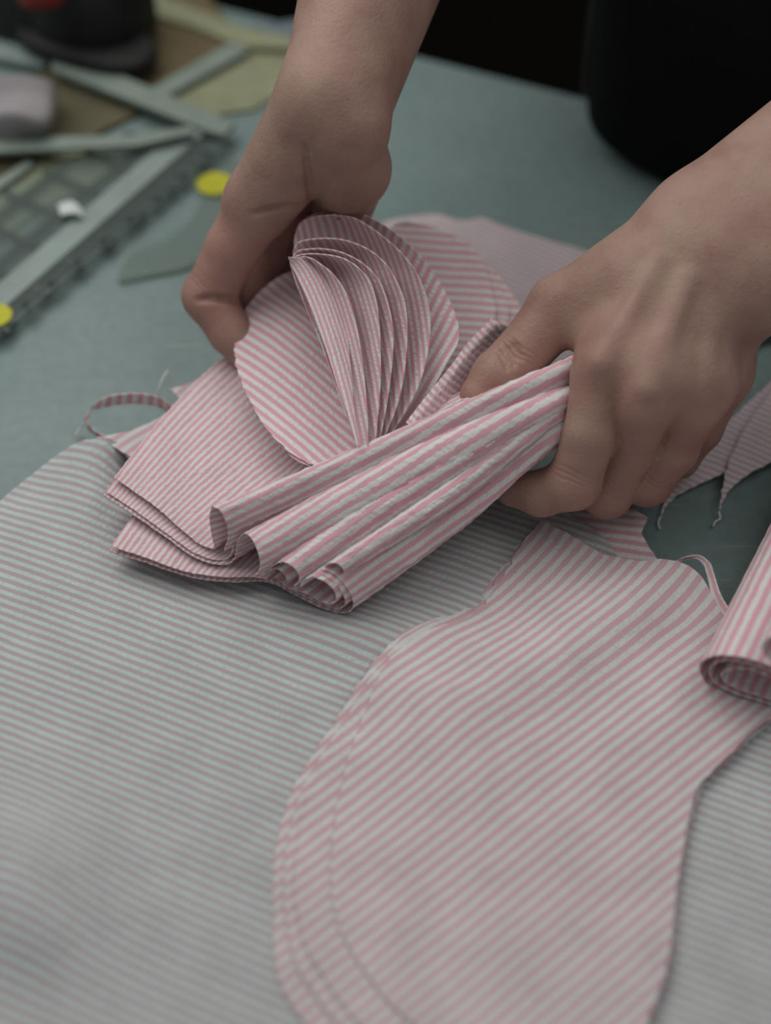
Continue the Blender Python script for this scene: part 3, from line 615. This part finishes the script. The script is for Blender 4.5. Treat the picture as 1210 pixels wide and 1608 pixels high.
def build_arm(spec, h=0.0011):
    """spec: palm capsules, fingers (chains), extra ridges; all points already in room space"""
    pts = [q for grp in ('arm', 'palm', 'ridge') for (a, ra, b, rb) in spec[grp] for q in (a - ra, a + ra, b - rb, b + rb)] + [q for f in spec['fingers'] for (a, ra) in f for q in (a - ra, a + ra)]
    pts = np.array(pts); lo = pts.min(0) - .006; hi = pts.max(0) + .006
    lo = np.maximum(lo, spec.get('lo', lo)); hi = np.minimum(hi, spec.get('hi', hi))
    fd = Field(lo, hi, h); D = fd.blank()
    for a, ra, b, rb in spec['arm']: fd.seg(D, a, b, ra, rb, .016)
    for a, ra, b, rb in spec['palm']: fd.seg(D, a, b, ra, rb, spec.get('kp', .011))
    G = fd.blank()
    for f in spec['fingers']:
        T = fd.blank(); fd.chain(T, f, .003); G = smin(G, T, .0005)
    D = smin(D, G, .0035)
    for a, ra, b, rb in spec['ridge']: fd.seg(D, a, b, ra, rb, .006)
    for a, ra, b, rb in spec.get('cut', []): fd.seg(D, a, b, ra, rb, .0028, cut=True)
    for line, r, inset, kk in spec.get('crease', []):                   # skin folds: grooves pressed into the surface along a line seen from the viewer
        L_ = spline(np.array(line, float), max(4, int(np.linalg.norm(np.diff(np.array(line, float), axis=0), axis=1).sum() / 2.5))); hits = []
        for x, y in L_:
            r_ = FW + RT * ((x - 605) / FPX) - UP * ((y - 804) / FPX); r_ = r_ / np.linalg.norm(r_); q = CAMP + r_[None] * np.arange(.6, 1.1, h * .5)[:, None]
            g = np.round((q - lo) / h).astype(int); ok = np.all((g >= 0) & (g < fd.n), axis=1); val = np.full(len(q), 1.0); val[ok] = D[g[ok, 0], g[ok, 1], g[ok, 2]]
            w = np.nonzero(val < 0)[0]
            if len(w): hits.append(q[w[0]] + r_ * inset)
        m_ = len(hits)
        for i in range(m_ - 1):
            if np.linalg.norm(hits[i + 1] - hits[i]) > .006: continue
            t0, t1 = [max(.25, math.sin(math.pi * (i + e) / m_)) for e in (0, 1)]
            fd.seg(D, hits[i], hits[i + 1], r * t0, r * t1, kk, cut=True, pad=.006)
    V, F = surface_nets(D, lo, h)
    for _ in range(2):                                              # light relaxation of the grid steps
        acc = np.zeros_like(V); cn = np.zeros(len(V))
        for i in range(4):
            a, b = F[:, i], F[:, (i + 1) % 4]
            np.add.at(acc, a, V[b]); np.add.at(cn, a, 1); np.add.at(acc, b, V[a]); np.add.at(cn, b, 1)
        V = V * .5 + .5 * acc / np.maximum(cn, 1)[:, None]
    return V, F
def caps(*items): return [(np.asarray(a, float), ra, np.asarray(b, float), rb) for a, ra, b, rb in items]

# --- hand on the photo's right (gripping the sheaf, back of the hand up)
rW1, rW2 = arr(1098, 352, .112), arr(1166, 452, .100)
rE1, rE2 = np.array([.365, .185, .225]), np.array([.392, .145, .213])
rI, rM, rR, rP = arr(945, 590, .083), arr(1012, 632, .079), arr(1084, 640, .070), arr(1128, 606, .058)
rTc, rTm, rTi, rTt = arr(985, 440, .098), arr(882, 482, .082), arr(810, 566, .066), arr(752, 620, .058)
rIp, rMp, rRp, rPp = rI * .83 + arr(1060, 395, .108) * .17, rM * .83 + arr(1090, 415, .107) * .17, rR * .83 + arr(1118, 432, .102) * .17, rP * .85 + arr(1140, 450, .094) * .15
right = dict(
    arm=caps((rE1, .038, rW1, .0225), (rE2, .040, rW2, .0235), ((rE1 + rE2) / 2, .040, (rW1 + rW2) / 2, .023)),
    palm=caps((arr(1060, 395, .108), .0175, rIp, .0145), (arr(1090, 415, .107), .0175, rMp, .0145), (arr(1118, 432, .102), .0170, rRp, .0138), (arr(1140, 450, .094), .0175, rPp, .0130),
              (rW1, .0205, rTc, .0175), (rTc, .0180, rTm, .0150), (arr(1010, 440, .095), .016, arr(935, 520, .080), .0125), (rIp, .0142, rMp, .0138), (rMp, .0138, rRp, .0132), (rRp, .0130, rPp, .0125),
              (arr(1010, 520, .075), .018, arr(1090, 540, .068), .018), ((rW1 + rW2) / 2, .022, arr(1060, 500, .080), .018)),
    fingers=[
        [(rTm, .0142), (rTi, .0118), ((rTi + rTt) / 2 + (0, 0, .001), .0112), (rTt, .0086)],
        [(rIp, .0130), (rI, .0130), (arr(926, 682, .064), .0112), (arr(900, 758, .043), .0116), (arr(850, 775, .033), .0098), (arr(806, 768, .030), .0080)],
        [(rMp, .0126), (rM, .0126), (arr(988, 706, .050), .0110), (arr(953, 773, .027), .0112), (arr(930, 765, .018), .0100), (arr(905, 745, .014), .0085)],
        [(rRp, .0120), (rR, .0120), (arr(1056, 705, .047), .0106), (arr(1016, 757, .028), .0106), (arr(990, 752, .016), .0095), (arr(970, 735, .013), .0080)],
        [(rPp, .0110), (rP, .0110), (arr(1098, 672, .038), .0100), (arr(1064, 718, .021), .0094), (arr(1040, 712, .013), .0085), (arr(1020, 700, .011), .0072)]],
    ridge=caps((rI + (0, 0, .0065), .0085, rI + (0, 0, .0065), .0085), (rM + (0, 0, .006), .0085, rM + (0, 0, .006), .0085), (rR + (0, 0, .0055), .008, rR + (0, 0, .0055), .008), (rP + (0, 0, .005), .0075, rP + (0, 0, .005), .0075),
               *[(a * .75 + b * .25 + dn * (.0175 - .0010), .0024, b + dn * (.0150 - .0018), .0034) for a, b, dn in
                 ((arr(1060, 395, .108), rI, np.array([-.1, -.35, .93])), (arr(1090, 415, .107), rM, np.array([0, -.35, .93])), (arr(1118, 432, .102), rR, np.array([.1, -.35, .93])), (arr(1140, 450, .094), rP, np.array([.2, -.3, .93])))]),
    crease=[
            ([(778, 548), (790, 562), (797, 582)], .0008, .0003, .0016), ([(789, 541), (802, 556), (808, 576)], .0009, .0003, .0016), ([(800, 536), (812, 549), (818, 566)], .0006, .0003, .0016)])
# --- hand on the photo's left (holding up the fan, seen from its thumb side)
lW, lE = arr(522, 150, .150), np.array([.035, .335, .265])
lI, lTc, lTm, lTi, lTt = arr(408, 318, .096), arr(548, 202, .142), arr(549, 272, .113), arr(536, 342, .074), arr(528, 400, .046)
left = dict(
    arm=caps((lE, .042, lW, .0225), (lE + (.03, .01, -.01), .036, lW + (.006, .012, -.012), .019)),
    palm=caps((lW, .0225, lI, .0165), (arr(525, 175, .145), .021, lTc, .0165), (arr(488, 200, .132), .0165, arr(425, 302, .094), .0125),
              (arr(530, 190, .122), .019, arr(450, 320, .066), .013), (arr(545, 200, .112), .018, arr(480, 325, .050), .0125)),
    kp=.009,
    fingers=[
        [(lTc, .0165), (lTm, .0165), (lTi, .0130), (lTt, .0095)],
        [(lI, .0145), (arr(366, 388, .077), .0125), (arr(327, 465, .056), .0118), (arr(362, 522, .044), .0100), (arr(388, 555, .038), .0085)],
        [(arr(440, 325, .074), .0125), (arr(412, 395, .054), .0115), (arr(384, 455, .045), .0110), (arr(410, 490, .036), .0095), (arr(430, 510, .033), .0080)],
        [(arr(475, 335, .062), .0120), (arr(450, 395, .045), .0110), (arr(430, 440, .034), .0100), (arr(450, 470, .030), .0085)],
        [(arr(505, 330, .050), .0105), (arr(485, 385, .038), .0095), (arr(470, 420, .030), .0085)]],
    ridge=caps((lI + (-.002, 0, .003), .012, lI + (-.002, 0, .003), .012), (lTm + (.003, 0, .004), .0145, lTm + (.003, 0, .004), .0145)),
    crease=[([(480, 225), (481, 250), (485, 285), (490, 335)], .0007, .0004, .002), ([(308, 472), (330, 468), (352, 470), (376, 474)], .0010, .0002, .002), ([(478, 324), (455, 322), (425, 326), (395, 336)], .0006, .0004, .002)])
person = empty('person', (.30, .47, -.9)); tag(person, 'person in black behind the table, bare forearms, both hands holding striped cloth', 'person')
po = np.array([.30, .47, -.9])
VV, FF, n0 = [], [], 0
flush_pts = []
for spec in (right, left):
    V, F = build_arm(spec); VV.append(V); FF.append(F + n0); n0 += len(V)
# upper arms, trunk under the clothes and neck, at a coarser grid
sh_l, sh_r = np.array([.125, .47, .44]), np.array([.47, .44, .44])
trunk = dict(arm=caps((lE + (.012, .004, -.004), .037, sh_l, .044), ((rE1 + rE2) / 2, .040, sh_r, .044), (sh_l, .05, sh_r, .05), ((.24, .47, .40), .10, (.26, .52, .0), .09), ((.36, .46, .40), .10, (.36, .50, .0), .09), ((.30, .46, .46), .05, (.30, .45, .56), .045)),
             palm=[], ridge=[], fingers=[[(np.array([.3, .5, 0.]), .05), (np.array([.3, .5, .1]), .05)]])
V, F = build_arm(trunk, .006); VV.append(V); FF.append(F + n0); n0 += len(V)
V = np.vstack(VV); F = np.vstack(FF)
def cloud(points, s):
    d = np.full(len(V), 9.0)
    for p in points: d = np.minimum(d, np.linalg.norm(V - p, axis=1))
    return np.exp(-(d / s)**2)
body = obj('body', V - po, F, SKIN, parent=person)
fl_ = np.maximum(cloud([f[3][0] for f in right['fingers'][1:]] + [rTt, rTi, rI, rM, rR, rP], .016) * .8, cloud([left['fingers'][1][1][0], left['fingers'][1][2][0], left['fingers'][2][2][0], left['fingers'][0][2][0], arr(450, 330, .08)], .022))
a_ = body.data.attributes.new('flush', 'FLOAT', 'POINT'); a_.data.foreach_set('value', fl_.astype(np.float32))
# skin folds over the joints
def folds(c, axis, n=3, gap=.0022, reach=.010, w=.00055):
    axis = axis / np.linalg.norm(axis); out = np.zeros(len(V)); q = V - c; t = q @ axis; near = np.exp(-((np.linalg.norm(q - t[:, None] * axis, axis=1)) / reach)**4)
    wob = .0007 * np.sin(V[:, 0] * 420) + .0004 * np.sin(V[:, 1] * 700 + 1)
    for i in range(n):
        o_ = (i - (n - 1) / 2) * gap; out = np.maximum(out, np.exp(-((t - o_ + wob) / w)**2) * near)
    return out
cre = np.zeros(len(V))
for f, n in ((right['fingers'][0], 3), (right['fingers'][1], 3), (right['fingers'][2], 3), (right['fingers'][3], 2)):
    j = 1 if f is right['fingers'][0] else 3
    cre = np.maximum(cre, folds(f[j][0] + (0, -.003, .009), f[j][0] - f[j - 1][0], n))
cre = np.maximum(cre, folds(left['fingers'][1][2][0] + (0, -.002, .008), left['fingers'][1][2][0] - left['fingers'][1][1][0], 2) * .7)
a_ = body.data.attributes.new('crease', 'FLOAT', 'POINT'); a_.data.foreach_set('value', cre.astype(np.float32))
# thumb nail of the gripping hand
td = rTt - rTi; td /= np.linalg.norm(td); tn = np.array([-.35, .05, 1.0]); tn -= td * (tn @ td); tn /= np.linalg.norm(tn); ts = np.cross(td, tn)
NAIL = plain('fingernail', (0.47, 0.30, 0.27), 0.3)
nv, nf = [], []
for i in range(9):
    for j in range(9):
        u, w = (i / 8 - .5) * 2, (j / 8 - .5) * 2
        k = math.sqrt(max(0, 1 - .25 * w * w)); u2 = u * .0052 * math.sqrt(1 - .3 * max(0, w)**2)
        p = rTt + td * (-.0045 + w * .0058) + tn * (.0101 * math.cos(u * .75) - .0008 - .0008 * (w + 1)) + ts * (u2 * 1.1)
        nv.append(p - po)
for i in range(8):
    for j in range(8): nf.append((i * 9 + j, i * 9 + j + 1, (i + 1) * 9 + j + 1, (i + 1) * 9 + j))
nl = obj('thumb_nail', nv, nf, NAIL, parent=body); solidify(nl, .0006)
# clothes
def ring(c, ax, ay, n=40, rot=0.0, sq=.85):
    th = np.linspace(0, 2 * math.pi, n, endpoint=False); x = ax * np.sign(np.cos(th)) * np.abs(np.cos(th))**sq; y = ay * np.sign(np.sin(th)) * np.abs(np.sin(th))**sq
    return np.stack([c[0] + x * math.cos(rot) - y * math.sin(rot), c[1] + x * math.sin(rot) + y * math.cos(rot), np.full(n, c[2])], 1)
def ring_tube(name, rings, mat, parent, cap=True):
    k = len(rings[0]); A = np.array(rings); A = np.array([spline(A[:, j], len(rings) * 4) for j in range(k)]).transpose(1, 0, 2); m = len(A)
    V_ = A.reshape(-1, 3) - po; F_ = [(i * k + j, i * k + (j + 1) % k, (i + 1) * k + (j + 1) % k, (i + 1) * k + j) for i in range(m - 1) for j in range(k)]
    if cap: F_ += [tuple(range(k))[::-1], tuple((m - 1) * k + j for j in range(k))]
    return obj(name, V_, F_, mat, parent=parent)
er = math.atan2(ed[1], ed[0])
def tc_(a, b, z): q = tp(a, b); return (q[0], q[1], z)
ring_tube('shirt', [ring(tc_(.31, -.15, -.20), .175, .105, 60, er), ring(tc_(.31, -.145, -.06), .18, .115, 60, er), ring(tc_(.31, -.135, -.02), .185, .12, 60, er), ring(tc_(.318, -.09, .012), .215, .160, 60, er, .35), ring(tc_(.318, -.09, .07), .215, .165, 60, er, .35), ring(tc_(.318, -.10, .20), .21, .16, 60, er, .4), ring(tc_(.31, -.12, .36), .21, .14, 60, er, .6), ring(tc_(.29, -.14, .455), .18, .085, 60, er), ring(tc_(.29, -.14, .50), .075, .065, 60, er)], BLACK, person)
def sleeve(a, b, ra, rb):
    return tube('sleeve', np.array([a, (a * .5 + b * .5) + (0, .004, -.006), b]) - po, [ra, (ra + rb) / 2, rb], BLACK, n=30, k=24, parent=person)
sleeve(sh_l, lE * .8 + sh_l * .2 + (.006, 0, 0), .064, .056); sleeve(sh_r, (rE1 + rE2) / 2 * .8 + sh_r * .2, .064, .056)
TROUS = plain('black_trousers', (0.008, 0.008, 0.009), 0.9)
for s in (-1, 1):
    c = np.array([.31, .49]) + ed * .09 * s
    ring_tube('trouser_leg', [ring((c[0], c[1], -.80), .055, .065, 24, er), ring((c[0], c[1], -.5), .068, .075, 24, er), ring((c[0], c[1], -.2), .088, .092, 24, er), ring((c[0], c[1], -.08), .088, .092, 24, er)], TROUS, person)
    ring_tube('shoe', [ring((c[0], c[1] - .03, -.9), .045, .13, 24, er), ring((c[0], c[1] - .03, -.87), .045, .125, 24, er), ring((c[0], c[1], -.82), .042, .07, 24, er), ring((c[0], c[1], -.78), .04, .045, 24, er)], TROUS, person)
# ================================================================== tools and offcuts at the back left (out of focus)
def acrylic(name, tint, grid_col=None, pitch=0.0127, line=0.0009, alpha=0.35, edge=(0.62, 0.70, 0.66)):
    m, nt, b, out = new_mat(name)
    b.inputs['Base Color'].default_value = (*tint, 1); b.inputs['Roughness'].default_value = 0.12
    tr = N(nt, 'ShaderNodeBsdfTransparent'); tr.inputs[0].default_value = (*[0.82 + 0.18 * t for t in tint], 1)
    mx = N(nt, 'ShaderNodeMixShader'); nt.links.new(tr.outputs[0], mx.inputs[1]); nt.links.new(b.outputs[0], mx.inputs[2]); nt.links.new(mx.outputs[0], out.inputs[0])
    mx.inputs[0].default_value = alpha
    if grid_col is not None:
        tc = N(nt, 'ShaderNodeTexCoord'); sp = N(nt, 'ShaderNodeSeparateXYZ'); nt.links.new(tc.outputs['UV'], sp.inputs[0]); mk = None
        for i in (0, 1):
            f = math_node(nt, 'ABSOLUTE', math_node(nt, 'SUBTRACT', math_node(nt, 'FRACT', math_node(nt, 'MULTIPLY', sp.outputs[i], 1 / pitch)), 0.5))
            k = math_node(nt, 'LESS_THAN', f, line / pitch / 2); mk = k if mk is None else math_node(nt, 'MAXIMUM', mk, k)
        c = mixc(nt, mk, tuple(tint), grid_col); nt.links.new(c, b.inputs['Base Color'])
        nt.links.new(math_node(nt, 'MAXIMUM', math_node(nt, 'MULTIPLY', mk, 0.85), alpha), mx.inputs[0])
    return m
def plate(name, px, z0, z1, mat, parent=None, uvdir=None):
    """flat plate whose corners are photo pixels at height z1"""
    P_ = np.array([at(x, y, z1) for x, y in px]); n = len(P_); off = np.array(parent.location) if parent else np.zeros(3)
    area = sum(P_[i][0] * P_[(i + 1) % n][1] - P_[(i + 1) % n][0] * P_[i][1] for i in range(n))
    if area < 0: P_ = P_[::-1]
    V_ = [(p[0] - off[0], p[1] - off[1], z0 - off[2]) for p in P_] + [(p[0] - off[0], p[1] - off[1], z1 - off[2]) for p in P_]
    F_ = [tuple(range(n))[::-1], tuple(range(n, 2 * n))] + [(i, (i + 1) % n, n + (i + 1) % n, n + i) for i in range(n)]
    uv = None
    if uvdir is not None:
        o0, d = at(*uvdir[0], z1)[:2], at(*uvdir[1], z1)[:2] - at(*uvdir[0], z1)[:2]; d /= np.linalg.norm(d); w = np.array([-d[1], d[0]])
        uv = [((np.array(v[:2]) + off[:2] - o0) @ d, (np.array(v[:2]) + off[:2] - o0) @ w) for v in V_]
    return obj(name, V_, F_, mat, parent=parent, uv=uv, smooth=False)
KRAFT = plain('kraft_card', (0.13, 0.10, 0.045), 0.8); CREAM = plain('cream_card', (0.27, 0.28, 0.17), 0.8); OLIVE = plain('olive_card', (0.11, 0.10, 0.055), 0.85)
FROST = plain('frosted_edge', (0.25, 0.31, 0.29), 0.5); PALEG = plain('pale_green_lath', (0.21, 0.26, 0.225), 0.6); YEL = plain('yellow_sticker', (0.48, 0.47, 0.004), 0.5); DARKL = plain('ruler_ink', (0.045, 0.065, 0.06), 0.6)
GREYB = plain('slate_blue_card', (0.15, 0.19, 0.21), 0.8)
WHITEP = plain('white_paper', (0.62, 0.66, 0.64), 0.7)
CLEAR = acrylic('clear_acrylic_grid', (0.30, 0.38, 0.35), (0.085, 0.105, 0.095), pitch=.0254, line=.0036, alpha=.22)
CLEAR2 = acrylic('clear_acrylic', (0.36, 0.44, 0.40), alpha=.22)
# sheets of card under the rulers
for px, z, mat, nm, lb, cat in [
    ([(-80, 170), (110, 95), (240, 165), (120, 225), (-60, 300)], .003, OLIVE, 'card_sheet', 'dark olive card sheet at the far left under the rulers', 'card'),
    ([(170, 150), (215, 0), (300, -40), (375, 55), (345, 95), (235, 150)], .003, KRAFT, 'card_sheet', 'brown kraft card sheet behind the black tool', 'card'),
    ([(250, 165), (372, 75), (470, 60), (480, 120), (400, 170), (310, 185)], .002, CREAM, 'card_sheet', 'pale yellow card sheet beside the forearm', 'card'),
    ([(-60, 300), (60, 240), (170, 235), (190, 270), (60, 330), (-60, 420)], .002, CREAM, 'card_sheet', 'cream card sheet under the gridded ruler', 'card'),
    ([(-60, 430), (60, 350), (110, 370), (40, 430), (-60, 500)], .002, GREYB, 'card_sheet', 'slate blue card corner under the gridded ruler', 'card')]:
    tag(plate(nm, px, .0003, z, mat), lb, cat)
# wide gridded ruler
rl = empty('gridded_ruler', at(60, 380, .003)); tag(rl, 'wide clear gridded ruler with a frosted band, out of focus at left', 'ruler')
plate('blade', [(-60, 575), (360, 225), (200, 205), (-60, 330)], .0045, .0075, CLEAR, rl, uvdir=((0, 530), (345, 238)))
plate('frosted_band', [(-60, 540), (325, 205), (283, 200), (-60, 495)], .0076, .0082, FROST, rl)
for t in np.linspace(-.02, .93, 9):
    x, y = 8 + 335 * t, 508 - 290 * t
    plate('tick_mark', [(x - 4, y - 8), (x + 16, y + 2), (x + 12, y + 10), (x - 8, y)], .0076, .0080, DARKL, rl)
plate('measuring_edge_line', [(-40, 540), (352, 222), (354, 224), (-38, 543)], .0076, .0080, DARKL, rl)
def dot(name, px, py, z, r, mat, parent):
    c = at(px, py, z) - np.array(parent.location); n = 28; th = np.linspace(0, 2 * math.pi, n, endpoint=False)
    V_ = [(c[0] + r * math.cos(a), c[1] + r * math.sin(a), c[2]) for a in th] + [(c[0] + r * math.cos(a), c[1] + r * math.sin(a), c[2] + .0006) for a in th]
    F_ = [tuple(range(n))[::-1], tuple(range(n, 2 * n))] + [(i, (i + 1) % n, n + (i + 1) % n, n + i) for i in range(n)]
    o_ = obj(name, V_, F_, mat, parent=parent, smooth=False); return o_
d_ = dot('round_sticker', -8, 496, .0082, .0085, YEL, rl); d_['label'] = 'yellow round sticker'
# curved clear template with a yellow sticker
tm = empty('curve_template', at(270, 350, .001)); tag(tm, 'clear curved drawing template with a round yellow sticker, behind the index finger', 'template')
cc = [(185, 440), (240, 432), (300, 418), (345, 380), (375, 330), (390, 275), (362, 245), (330, 262), (318, 300), (300, 340), (262, 372), (205, 395)]
cs = spline(np.array(cc, float), 60, closed=True)
plate('template_plate', [tuple(p) for p in cs], .0004, .0024, CLEAR2, tm)
rim = [tuple(p) for p in spline(np.array([(190, 436), (240, 428), (300, 412), (342, 375), (370, 330)], float), 24)]; rim2 = [(x - 2, y - 5) for x, y in rim][::-1]
plate('rim', rim + rim2, .0025, .0030, CLEAR2, tm)
d_ = dot('round_sticker', 337, 289, .0025, .0098, YEL, tm); d_['label'] = 'yellow round sticker'
# thin laths and drafting triangles
for px, z0, z1, mat, nm, lb, cat in [
    ([(84, 86), (108, 84), (368, 192), (352, 212), (330, 206), (80, 108)], .0086, .0115, PALEG, 'wooden_lath', 'pale lath slanting from the black tool towards the wrist', 'lath'),
    ([(-40, 216), (200, 212), (300, 198), (305, 208), (215, 228), (-40, 240)], .0118, .0140, PALEG, 'thin_lath', 'thin pale lath lying level across the ruler corner', 'lath'),
    ([(232, 142), (362, 66), (392, 78), (252, 156)], .0034, .0060, PALEG, 'short_lath', 'short pale lath between the brown and the yellow card', 'lath'),
    ([(205, -14), (240, -12), (380, 42), (480, 62), (480, 78), (380, 72), (300, 40), (215, 16)], .0034, .0058, CREAM, 'cream_strip', 'cream card strip running to the forearm along the table edge', 'card'),
    ([(-40, 55), (60, 78), (80, 92), (66, 104), (-40, 82)], .0034, .0070, FROST, 'grey_lath', 'grey lath end left of the black tool', 'lath'),
    ([(-30, 300), (44, 250), (52, 258), (-24, 312)], .0034, .0060, PALEG, 'narrow_lath', 'narrow pale lath at the left edge above the ruler', 'lath'),
    ([(400, 40), (470, 30), (478, 62), (430, 62)], .0002, .003, GREYB, 'grey_card', 'small grey card touching the forearm near the table edge', 'card')]:
    tag(plate(nm, px, z0, z1, mat), lb, cat)
# small white crumpled paper label
pl = [(90, 322, .012), (104, 316, .014), (120, 318, .012), (128, 330, .010), (132, 342, .009), (112, 334, .0135), (96, 340, .010)]
tag(sheet('paper_label', [p + ('c',) for p in pl], WHITEP, ((0, 0), (10, 0)), grid=.004, thick=.0006), 'small crumpled white paper label on the gridded ruler', 'paper')
# dull white folded cloth at the left edge
o = loft('folded_white_cloth', [[(-60, 130, .012), (-20, 125, .030), (40, 118, .036), (76, 128, .030), (84, 150, .008)], [(-60, 160, .010), (-20, 160, .024), (40, 150, .029), (72, 162, .026), (82, 178, .007)],
    [(-60, 185, .012), (-20, 180, .028), (35, 178, .032), (60, 190, .027), (72, 205, .006)], [(-60, 215, .006), (-20, 218, .012), (20, 220, .012), (45, 218, .008), (55, 222, .005)]], plain('dull_white_cloth', (0.30, 0.28, 0.29), 0.9), na=30, nb=30, thick=.002)
tag(o, 'folded dull white cloth at the left edge of the photo', 'cloth')
# black rounded cutting tool with a red cap
tl = empty('cutting_tool', at(150, 70, .004)); tag(tl, 'black rounded cutting tool with a red cap, top left corner', 'cutting tool'); to = np.array(tl.location)
BLK = plain('black_plastic', (0.004, 0.004, 0.005), 0.6); RED = plain('red_plastic', (0.17, 0.010, 0.006), 0.4); DGREY = plain('dark_grey_metal', (0.006, 0.006, 0.006), 0.7)
def blob(name, c, ax, ay, h, mat, rot=0.0, n=36, m=12, parent=tl, e=2.6):
    V_, F_ = [], []
    for i in range(m + 1):
        t = i / m; r = max(1e-3, (1 - t**e)**(1 / e)); z = c[2] + h * t
        for j in range(n):
            a = 2 * math.pi * j / n; x = ax * r * np.sign(math.cos(a)) * abs(math.cos(a))**.8; y = ay * r * np.sign(math.sin(a)) * abs(math.sin(a))**.8
            V_.append((c[0] + x * math.cos(rot) - y * math.sin(rot) - to[0], c[1] + x * math.sin(rot) + y * math.cos(rot) - to[1], z - to[2]))
    F_ = [(i * n + j, i * n + (j + 1) % n, (i + 1) * n + (j + 1) % n, (i + 1) * n + j) for i in range(m) for j in range(n)] + [tuple(range(n))[::-1]]
    return obj(name, V_, F_, mat, parent=parent)
blob('housing', at(150, 42, .012), .034, .034, .058, BLK, rot=-.35); blob('base_shoe', at(136, 70, .0125), .044, .022, .008, DGREY, rot=-.45, e=5)
blob('handle', at(70, 20, .0125), .045, .028, .045, DGREY, rot=-.4); blob('red_cap', at(68, -4, .056), .013, .012, .016, RED)
